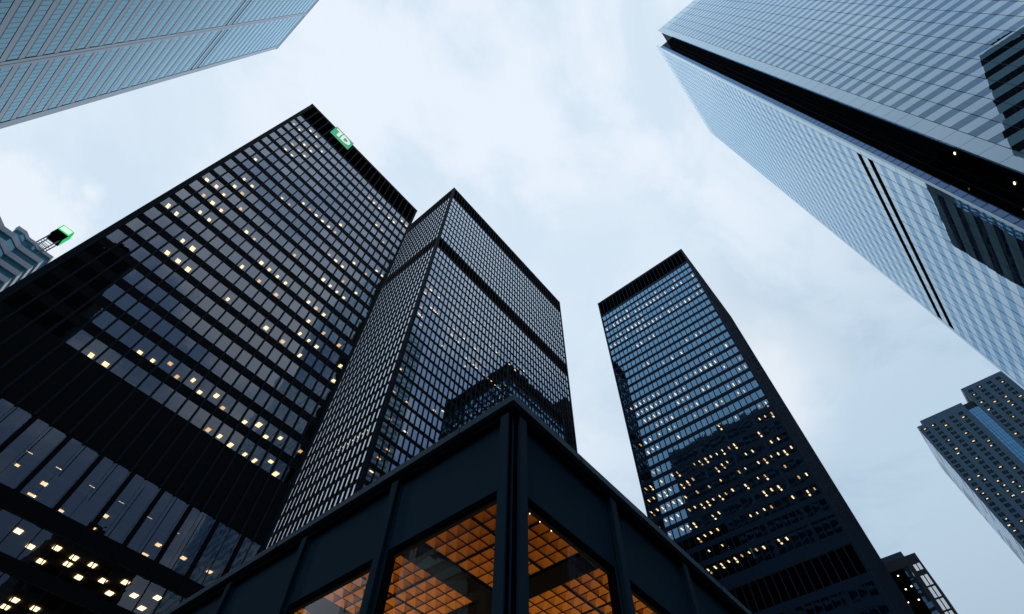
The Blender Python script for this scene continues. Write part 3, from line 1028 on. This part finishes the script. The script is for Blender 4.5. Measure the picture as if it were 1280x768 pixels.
# slanted blue glass strip between the two wings
mb = MB()
FB = Face(x0, y1, -1, 0, y1 - y0)
for k in range(90):
    za, zb_ = hz(0.985) - 3.0 * k, hz(0.985) - 3.0 * (k + 1) + 0.12
    if zb_ < 1:
        break
    for j in range(4):
        u0 = 31.4 + j * 1.525
        FB.pane(mb, u0 + 0.06, u0 + 1.46, 0.25 - abs(j - 1.5) * 0.25, zb_, za, 0.012)
mb.build('glass_strip', M['bblue'], bt, (x0, y1 - 31.4, 0))
mb = MB()
FB.box(mb, 31.4, 37.5, -6, -0.6, 0, hz(0.985))
FB.box(mb, 31.4, 37.5, -12, -3, hz(0.985), hz(1.012))
mb.build('glass_strip_backing', M['fjoint'], bt, (x0, y1 - 31.4, 0))
# side wall, its grazing reflection put into a paler granite colour
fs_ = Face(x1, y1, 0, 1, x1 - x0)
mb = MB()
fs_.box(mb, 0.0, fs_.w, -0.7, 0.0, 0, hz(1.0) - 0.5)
mb.build('side_wall', M['granite_sheen'], bt, (x0, y1, 0))
wins = []
for k in range(nfl):
    zt_ = hz(0.99) - FPB * k
    if zt_ < 4:
        break
    def add(mb, zt_=zt_):
        fs_.pane(mb, 1.0, fs_.w - 1.0, 0.004, zt_ - 2.2, zt_, 0.001)
    wins.append((fs_.p(fs_.w - 8, 0, zt_), (0, 1, 0), 30, add))
largest_as_parts(wins, 'granite', 'side_window', M['lspan'], bt, 80)

# ------------------------------------------------------------------ small slate tower, lower right
x0, x1, y0, y1, zt = ST
st_ = thing('slate_office_tower', 'small slate tower with bright mirror windows behind the right black tower', 'tower', (x0, y0, 0))
fw = Face(x0, y1, -1, 0, y1 - y0)          # u = y1 - y
U = lambda y: y1 - y
mb = MB()
mb.box(x0 + 0.8, x1, y0 + 0.02, y1, 0, zt - 0.5)
mb.build('core', M['core'], st_, (x0, y0, 0))
mb = MB()
mb.box(x0 + 0.35, x1 - 2, 5.8, y1, zt, rise(101.9))
mb.build('penthouse', M['granite'], st_, (x0, 5.8, zt))
mb = MB()
fw.box(mb, 0, fw.w, -0.8, 0, rise(97.0), zt)
mb.build('parapet', M['slate'], st_, (x0, y0, rise(97)))
piers = [(2.6, 3.15), (3.95, 4.25), (5.05, 6.35)]
for a, b in piers:
    mb = MB()
    fw.box(mb, U(b), U(a), -0.8, 0.0, 0, rise(97.0))
    mb.build('pier', M['slate'], st_, (x0, a, 0))
wins = []
for k in range(26):
    za = rise(96.95) - 3.55 * k
    zb_ = za - (2.0 if k == 0 else 3.1)
    if zb_ < 1:
        break
    mb = MB()
    fw.box(mb, U(6.35), U(2.6) - 0.002, -0.7, -0.03, max(za - 3.55, 0.2), zb_)
    mb.build('spandrel', M['slate'], st_, (x0, 3, zb_))
    for a, b in ((3.15, 3.95), (4.25, 5.05)):
        def add(mb, a=a, b=b, za=za, zb_=zb_):
            fw.pane(mb, U(b), U(a), -0.12, zb_, za, 0.004)
        wins.append((fw.p(U((a + b) / 2), 0, (za + zb_) / 2), (-1, 0, 0), 2, add))
    def add(mb, za=za):
        fw.pane(mb, U(8.0), U(6.35), -0.05, za - 3.45, za, 0.006)
    wins.append((fw.p(U(7), 0, za - 1), (-1, 0, 0), 5, add))
largest_as_parts(wins, 'slate', 'window', M['mirror'], st_, 80)
mb = MB()
for k in range(26):
    za = rise(96.9) - 3.55 * k
    for i in range(5):
        a = 8.05 + i * 1.8
        fw.pane(mb, U(a + 1.7), U(a), -0.05, za - 3.4, za, 0.01)
mb.build('dark_reflection_glazing', M['fdark'], st_, (x0, y0, 0))  # near-black glass puts the reflection of a dark building into the colour
lamps = []
for k in range(10):
    for i in range(4):
        if rb.random() < 0.45:
            a, za = 8.3 + i * 1.7 + rb.uniform(0, 0.6), rise(96.0) - 3.55 * k - rb.uniform(0.2, 1.2)
            def addl(mb, a=a, za=za):
                fw.box(mb, U(a + 0.35), U(a), -0.02, 0.05, za - 0.3, za)
            lamps.append((fw.p(U(a), 0, za), (-1, 0, 0), 0.2, addl))
largest_as_parts(lamps, 'slate', 'window_light', M['troffer'], st_, 40)

# ------------------------------------------------------------------ banded tower with the rooftop light box, far left
far = thing('banded_office_tower', 'grey and teal sawtooth tower behind the sign tower, far left', 'tower', (-60, 146, 0))


def saw(xs, ys, seg):
    """front outline of alternating diagonal and straight runs, left to right"""
    pts = [(xs, ys)]
    x, y = xs, ys
    for kind, ln in seg:
        if kind == 'd':
            x, y = x + ln * 0.7071, y + ln * 0.7071
        elif kind == 'e':
            x, y = x + ln * 0.7071, y - ln * 0.7071
        else:
            x += ln
        pts.append((x, y))
    return pts


def banded(parent, front, depth, z0, z1, pitch, inset=0.35):
    xa, xb = front[0][0], front[-1][0]
    yb = max(p[1] for p in front) + depth
    outer = front + [(xb, yb), (xa, yb)]
    inner = [(x, y + inset) for x, y in front] + [(xb - inset, yb - inset), (xa + inset, yb - inset)]
    inner[0] = (inner[0][0] + inset, inner[0][1])
    inner[len(front) - 1] = (inner[len(front) - 1][0] - inset, inner[len(front) - 1][1])
    n = int((z1 - z0) / pitch)
    for k in range(n):
        za = z1 - pitch * k
        mb = MB()
        mb.prism(outer, za - pitch * 0.46, za)
        mb.build('spandrel', M['concrete'], parent, (front[0][0], front[0][1], za))
        mb = MB()
        mb.prism(inner, za - pitch + 0.002, za - pitch * 0.46 - 0.002)
        mb.build('window_band', M['tealwin'], parent, (front[0][0], front[0][1], za - pitch))


banded(far, saw(-58.0, 137.5, [('s', 5), ('d', 3), ('s', 3.6), ('d', 3), ('s', 3.2), ('d', 3), ('s', 6.1)]), 20, 0, rise(128.9), 3.7)
banded(far, saw(-44.3, 143.6, [('s', 2.2), ('d', 1.8), ('s', 2.4), ('d', 1.2), ('s', 4.0)]), 10, rise(128.9), rise(133.6), 2.35)
banded(far, saw(-40.6, 148.0, [('s', 2.0), ('d', 1.2), ('s', 2.8)]), 5, rise(133.6), rise(136.2), 2.6)

box = thing('rooftop_light_box', 'black rooftop box with glowing green and white panels on a steel lattice mast', 'light box', (-37.8, 147, rise(134)))
mb = MB()
mb.box(-39.5, -36.2, 145.0, 148.2, rise(139.8), rise(144.8))
housing = mb.build('housing', M['louvre'], box, (-37.8, 147, rise(142)))
mb = MB()
mb.box(-39.53, -36.17, 144.80, 144.995, rise(142.3), rise(144.75))
gp = mb.build('green_panel', M['neon'], box, (-37.8, 145, rise(143)))
mb = MB()
mb.box(-39.2, -36.5, 144.74, 144.795, rise(142.6), rise(144.45))
mb.build('white_panel', M['cubewhite'], gp, (-37.8, 145, rise(143)))
mb = MB()
mb.box(-36.195, -36.05, 145.3, 147.9, rise(140.1), rise(144.5))
mb.build('green_panel', M['neon'], box, (-35.7, 147, rise(142)))
for sx in (-39.2, -36.6):
    for sy in (145.6, 148.4):
        mb = MB()
        mb.box(sx - 0.14, sx + 0.14, sy - 0.14, sy + 0.14, rise(130.0), rise(139.8))
        mb.build('mast_leg', M['steel'], box, (sx, sy, rise(130)))
for i in range(5):
    z0 = rise(133.6) + i * 1.0
    mb = MB()
    for ys in (145.6, 148.4):
        mb.box(-39.06, -36.74, ys - 0.07, ys + 0.07, z0, z0 + 0.14)
    mb.build('mast_brace', M['steel'], box, (-37.8, 147, z0))
mb = MB()
for k in range(10):
    a0, a1 = 2 * math.pi * k / 10, 2 * math.pi * (k + 1) / 10
    for r0, h0, r1, h1 in ((1.1, 0, 1.1, 1.0), (1.1, 1.0, 0.6, 1.7), (0.6, 1.7, 0.0, 1.95)):
        q = [(-37.6 + r * math.cos(a), 147 + r * math.sin(a), rise(144.8) + h) for r, h, a in ((r0, h0, a0), (r0, h0, a1), (r1, h1, a1), (r1, h1, a0))]
        mb.quad(*q)
mb.build('cap', M['lspan'], box, (-37.6, 147, rise(145.4)))

# ------------------------------------------------------------------ dark tower behind the viewer, seen only as a reflection
dk = thing('black_office_tower', 'plain dark tower behind the viewer, mirrored in the black tower glass', 'tower', (-82, -125, 0))
mb = MB()
mb.box(-82, -29.7, -170, -125, 0, rise(238))
mb.build('shaft', M['black'], dk, (-82, -125, 0))
for k in range(55):
    mb = MB()
    mb.box(-81, -30.7, -124.99, -124.9, 12 + 4 * k, 14 + 4 * k)
    mb.build('window_band', M['fdark'], dk, (-82, -125, 12 + 4 * k))

bk = thing('steel_office_tower', 'plain dark tower standing hidden behind the right black tower, mirrored in the white glass', 'tower', (150, 18, 0))
mb = MB()
mb.box(150, 184.0, 15.2, 44, 0, rise(198.0))
mb.build('shaft', M['black'], bk, (150, 18, 0))
for k in range(48):
    mb = MB()
    mb.box(151, 183.0, 15.1, 15.19, 5 + 4 * k, 7 + 4 * k)
    mb.build('window_band', M['fdark'], bk, (150, 18, 5 + 4 * k))

sb = thing('stone_office_block', 'plain dark block across the street behind the viewer, mirrored in the low glass', 'building', (18, -60, 0))
mb = MB()
mb.box(18, 38, -88, -60, 0, rise(84))
mb.build('wall', M['slate'], sb, (18, -60, 0))
for k in range(19):
    mb = MB()
    mb.box(19, 37, -59.99, -59.9, 6 + 4 * k, 8.2 + 4 * k)
    mb.build('window_band', M['fdark'], sb, (18, -60, 6 + 4 * k))

# ------------------------------------------------------------------ banking pavilion in the foreground
pv = thing('banking_pavilion', 'low black steel pavilion with glowing coffered ceiling, at the bottom centre', 'pavilion', (PX, PY, 0))
PITCH, NB = 3.13, 14
LEN_X, LEN_Y = 5.76 - PX + PITCH * NB + 0.4, 4.90 - PY + PITCH * NB + 0.4
BX1, BY1 = PX + LEN_X, PY + LEN_Y
ZF = rise(6.13)                             # underside of the fascia
D_FL, D_FA, D_GL = 0.06, 0.24, 0.32         # how far flange, fascia and glass sit behind the coping edge
mb = MB()
mb.box(PX, BX1, PY, BY1, PTOP - 0.17, PTOP, 0, top=1)
mb.build('coping', [M['copingsky'], M['slab']], pv, (PX, PY, PTOP))
mb = MB()
mb.box(PX + 0.11, BX1 - 0.11, PY + 0.11, BY1 - 0.11, PTOP - 0.36, PTOP - 0.17)
mb.build('coping_ledge', M['paintdark'], pv, (PX, PY, PTOP - 0.36))
mb = MB()
mb.box(PX + 0.6, BX1 - 0.6, PY + 0.6, BY1 - 0.6, PTOP - 0.7, PTOP - 0.36)
mb.build('roof_slab', M['paintdark'], pv, (PX, PY, PTOP - 0.7))
yc = [4.90 + PITCH * i for i in range(NB + 1)]
xc = [5.76 + PITCH * i for i in range(NB + 1)]
fW = Face(PX, PY, -1, 0, LEN_Y)             # u would run towards -Y; use negative u


def wbox(mb, y0, y1, d0, d1, z0, z1, mi=0):
    mb.box(PX + d0, PX + d1, y0, y1, z0, z1, mi)


def sbox(mb, x0, x1, d0, d1, z0, z1, mi=0):
    mb.box(x0, x1, PY + d0, PY + d1, z0, z1, mi)


def ebox(mb, y0, y1, d0, d1, z0, z1, mi=0):
    mb.box(BX1 - d0, BX1 - d1, y0, y1, z0, z1, mi)


def nbox(mb, x0, x1, d0, d1, z0, z1, mi=0):
    mb.box(x0, x1, BY1 - d0, BY1 - d1, z0, z1, mi)


ZT = PTOP - 0.36
for bx, cs, o0 in ((wbox, yc, PY), (sbox, xc, PX), (ebox, yc, PY), (nbox, xc, PX)):
    base = lambda c: {wbox: (PX, c, 0), sbox: (c, PY, 0), ebox: (BX1, c, 0), nbox: (c, BY1, 0)}[bx]
    for i, c in enumerate(cs):
        # I-section column standing off the wall, running from coping to ground
        mb = MB()
        bx(mb, c - 0.098, c + 0.098, D_FL, D_FL + 0.03, 0, ZT)
        bx(mb, c - 0.018, c + 0.018, D_FL + 0.03, D_FA + 0.02, 0, ZT)
        bx(mb, c - 0.098, c + 0.098, D_FA - 0.035, D_FA - 0.003, 0, ZT)
        mb.build('column', M['paint'], pv, base(c))
        if i == len(cs) - 1:
            continue
        a, b = c, cs[i + 1]
        mb = MB()
        bx(mb, a + 0.004, b - 0.004, D_FA, D_FA + 0.18, ZF, ZT)
        mb.build('fascia_panel', M['paint'], pv, base(a))
        mb = MB()
        # window frame: head in two steps, two jambs
        bx(mb, a + 0.02, b - 0.02, D_FA + 0.03, D_FA + 0.16, ZF - 0.07, ZF - 0.001)
        bx(mb, a + 0.10, b - 0.10, D_FA + 0.06, D_FA + 0.14, ZF - 0.14, ZF - 0.07)
        bx(mb, a + 0.02, a + 0.15, D_FA + 0.03, D_FA + 0.16, 0, ZF - 0.07)
        bx(mb, b - 0.15, b - 0.02, D_FA + 0.03, D_FA + 0.16, 0, ZF - 0.07)
        fr = mb.build('window_frame', M['paintdark'], pv, base(a))
        mb = MB()
        z0, z1 = 0.15, ZF - 0.14
        a2, b2, dg = a + 0.15, b - 0.15, D_FA + 0.10
        q = {wbox: [(PX + dg, b2, z0), (PX + dg, a2, z0), (PX + dg, a2, z1), (PX + dg, b2, z1)],
             sbox: [(a2, PY + dg, z0), (b2, PY + dg, z0), (b2, PY + dg, z1), (a2, PY + dg, z1)],
             ebox: [(BX1 - dg, a2, z0), (BX1 - dg, b2, z0), (BX1 - dg, b2, z1), (BX1 - dg, a2, z1)],
             nbox: [(b2, BY1 - dg, z0), (a2, BY1 - dg, z0), (a2, BY1 - dg, z1), (b2, BY1 - dg, z1)]}[bx]
        mb.quad(*q)
        mb.build('window_glass', M['clear'], fr, base(a))
    # corner return: dark re-entrant angle between the two end columns
for cx, cy_ in ((PX, PY), (BX1, PY), (PX, BY1), (BX1, BY1)):
    sx, sy = (1 if cx == PX else -1), (1 if cy_ == PY else -1)
    mb = MB()
    mb.box(cx + sx * 0.20, cx + sx * 0.46, cy_ + sy * 0.20, cy_ + sy * 0.46, 0, ZT)
    mb.build('corner_post', M['paintdark'], pv, (cx, cy_, 0))
# seams of the coping, one every two bays
for i in range(0, NB, 2):
    for k, (c, b) in enumerate(((yc[i] + 1.2, True), (xc[i] + 1.9, False))):
        mb = MB()
        if b:
            mb.box(PX - 0.004, PX + 0.05, c - 0.012, c + 0.012, PTOP - 0.172, PTOP + 0.003)
        else:
            mb.box(c - 0.012, c + 0.012, PY - 0.004, PY + 0.05, PTOP - 0.172, PTOP + 0.003)
        mb.build('coping_joint', M['paintdark'], pv, (PX if b else c, c if b else PY, PTOP))
# coffered ceiling
ZC = rise(6.35)
CG = 0.308
x_start, y_start = 5.75, 4.98
coffers = []
beams = MB()
NBX, NBY = 7, 7
for bi in range(NBX):
    for bj in range(NBY):
        xs, ys = x_start + PITCH * bi, y_start + PITCH * bj
        for i in range(8):
            for j in range(8):
                xa = xs + i * CG + (0.045 if i >= 4 else 0)
                ya = ys + j * CG + (0.045 if j >= 4 else 0)
                def add(mb, xa=xa, ya=ya):
                    g, h = 0.006, 0.21
                    p = [(xa + g, ya + g, ZC), (xa + CG - g, ya + g, ZC), (xa + CG - g, ya + CG - g, ZC), (xa + g, ya + CG - g, ZC)]
                    ap = (xa + CG / 2, ya + CG / 2, ZC + h)
                    for k in range(4):
                        mb.tri(p[k], ap, p[(k + 1) % 4])
                coffers.append(((xa + CG / 2, ya + CG / 2, ZC), (0, 0, -1), CG * CG, add))
BLK = BLOCKS.pop('pavilion')
largest_as_parts(coffers, 'pavilion', 'coffer', M['wood'], pv, 100)
BLOCKS['pavilion'] = BLK
# ribs between the coffers: a thin dark grid per bay
for bi in range(NBX):
    for bj in range(NBY):
        xs, ys = x_start + PITCH * bi, y_start + PITCH * bj
        w = 8 * CG + 0.045
        mb = MB()
        for i in range(9):
            ex = 0.045 if i > 4 else 0
            hw = 0.007
            wide = 0.045 if i == 4 else 0
            mb.box(xs + i * CG + ex - hw, xs + i * CG + ex + hw + wide, ys - hw, ys + w + hw, ZC - 0.014, ZC + 0.02)
            mb.box(xs - hw, xs + w + hw, ys + i * CG + ex - hw, ys + i * CG + ex + hw + wide, ZC - 0.012, ZC + 0.018)
        mb.build('ceiling_rib', M['matte'], pv, (xs, ys, ZC))
# deep dark beams between bays
wb = PITCH - (8 * CG + 0.045)
for bi in range(NBX + 1):
    xb = x_start - wb + PITCH * bi
    mb = MB()
    mb.box(max(xb + 0.012, PX + 0.5) if bi == 0 else xb + 0.014, xb + wb - 0.014, y_start - 0.1, y_start + PITCH * NBY, ZC - 0.06, ZC + 0.3)
    if bi:
        mb.build('ceiling_beam', M['matte'], pv, (xb, y_start, ZC))
    yb = y_start - wb + PITCH * bi
    mb = MB()
    mb.box(x_start - 0.1, x_start + PITCH * NBX, yb + 0.014, yb + wb - 0.014, ZC - 0.062, ZC + 0.29)
    if bi:
        mb.build('ceiling_beam', M['matte'], pv, (x_start, yb, ZC))
mb = MB()
mb.box(PX + 0.5, BX1 - 0.5, PY + 0.5, BY1 - 0.5, ZC + 0.31, ZC + 0.5)
mb.build('ceiling_deck', M['matte'], pv, (PX, PY, ZC + 0.31))
# small bright pin lights at the coffer nodes nearest the glass
for i in range(6):
    for (px_, py_) in ((x_start + 0.0, y_start + CG * i + (0.045 if i > 4 else 0)), (x_start + CG * i + (0.045 if i > 4 else 0), y_start + 0.0)):
        for off in (0, CG):
            qx = px_ + (off if px_ == x_start else 0)
            qy = py_ + (off if py_ == y_start and px_ != x_start else 0)
            mb = MB()
            mb.box(qx - 0.007, qx + 0.007, qy - 0.007, qy + 0.007, ZC - 0.03, ZC - 0.015)
            mb.build('pin_light', M['troffer'], pv, (qx, qy, ZC))
# banking hall floor, unseen counters, and uplights added to brighten the ceiling
mb = MB()
mb.box(PX + 0.45, BX1 - 0.45, PY + 0.45, BY1 - 0.45, 0.16, 0.2)
mb.build('hall_floor', M['paving'], pv, (PX, PY, 0.16))
for i, (cx, cy_) in enumerate(((9.6, 8.6), (12, 19), (20, 11), (21, 20))):
    mb = MB()
    mb.box(cx - 1.6, cx + 1.6, cy_ - 0.5, cy_ + 0.5, 0.2, 1.3)
    mb.build('counter', M['wood'], pv, (cx, cy_, 0.2))
    la = bpy.data.lights.new('added_uplight', 'AREA')
    la.shape = 'RECTANGLE'
    la.size, la.size_y = 3.0, 0.9
    la.energy = 540
    la.color = (1.0, 0.67, 0.32)
    lo_ = bpy.data.objects.new('added_uplight', la)
    COL.objects.link(lo_)
    lo_.parent = pv
    lo_.location = Vector((cx, cy_, 1.36)) - Vector(pv.location)
    lo_.rotation_euler = (math.pi, 0, 0)

# ------------------------------------------------------------------ ground
mb = MB()
mb.quad((-3000, -3000, 0), (3000, -3000, 0), (3000, 3000, 0), (-3000, 3000, 0))
structure('ground', mb, M['asphalt'])
mb = MB()
mb.box(1.5, 150, 1.0, 130, -0.2, 0.14)
structure('plaza_paving', mb, M['paving'])
mb = MB()
mb.box(-60, 0.0 - 3.0, 40, 140, -0.2, 0.142)
structure('sidewalk', mb, M['paving'])
mb = MB()
for i in range(30):
    mb.quad((-40 + 6 * i, -8.07, 0.004), (-37 + 6 * i, -8.07, 0.004), (-37 + 6 * i, -7.93, 0.004), (-40 + 6 * i, -7.93, 0.004))
structure('road_markings', mb, M['paintline'])
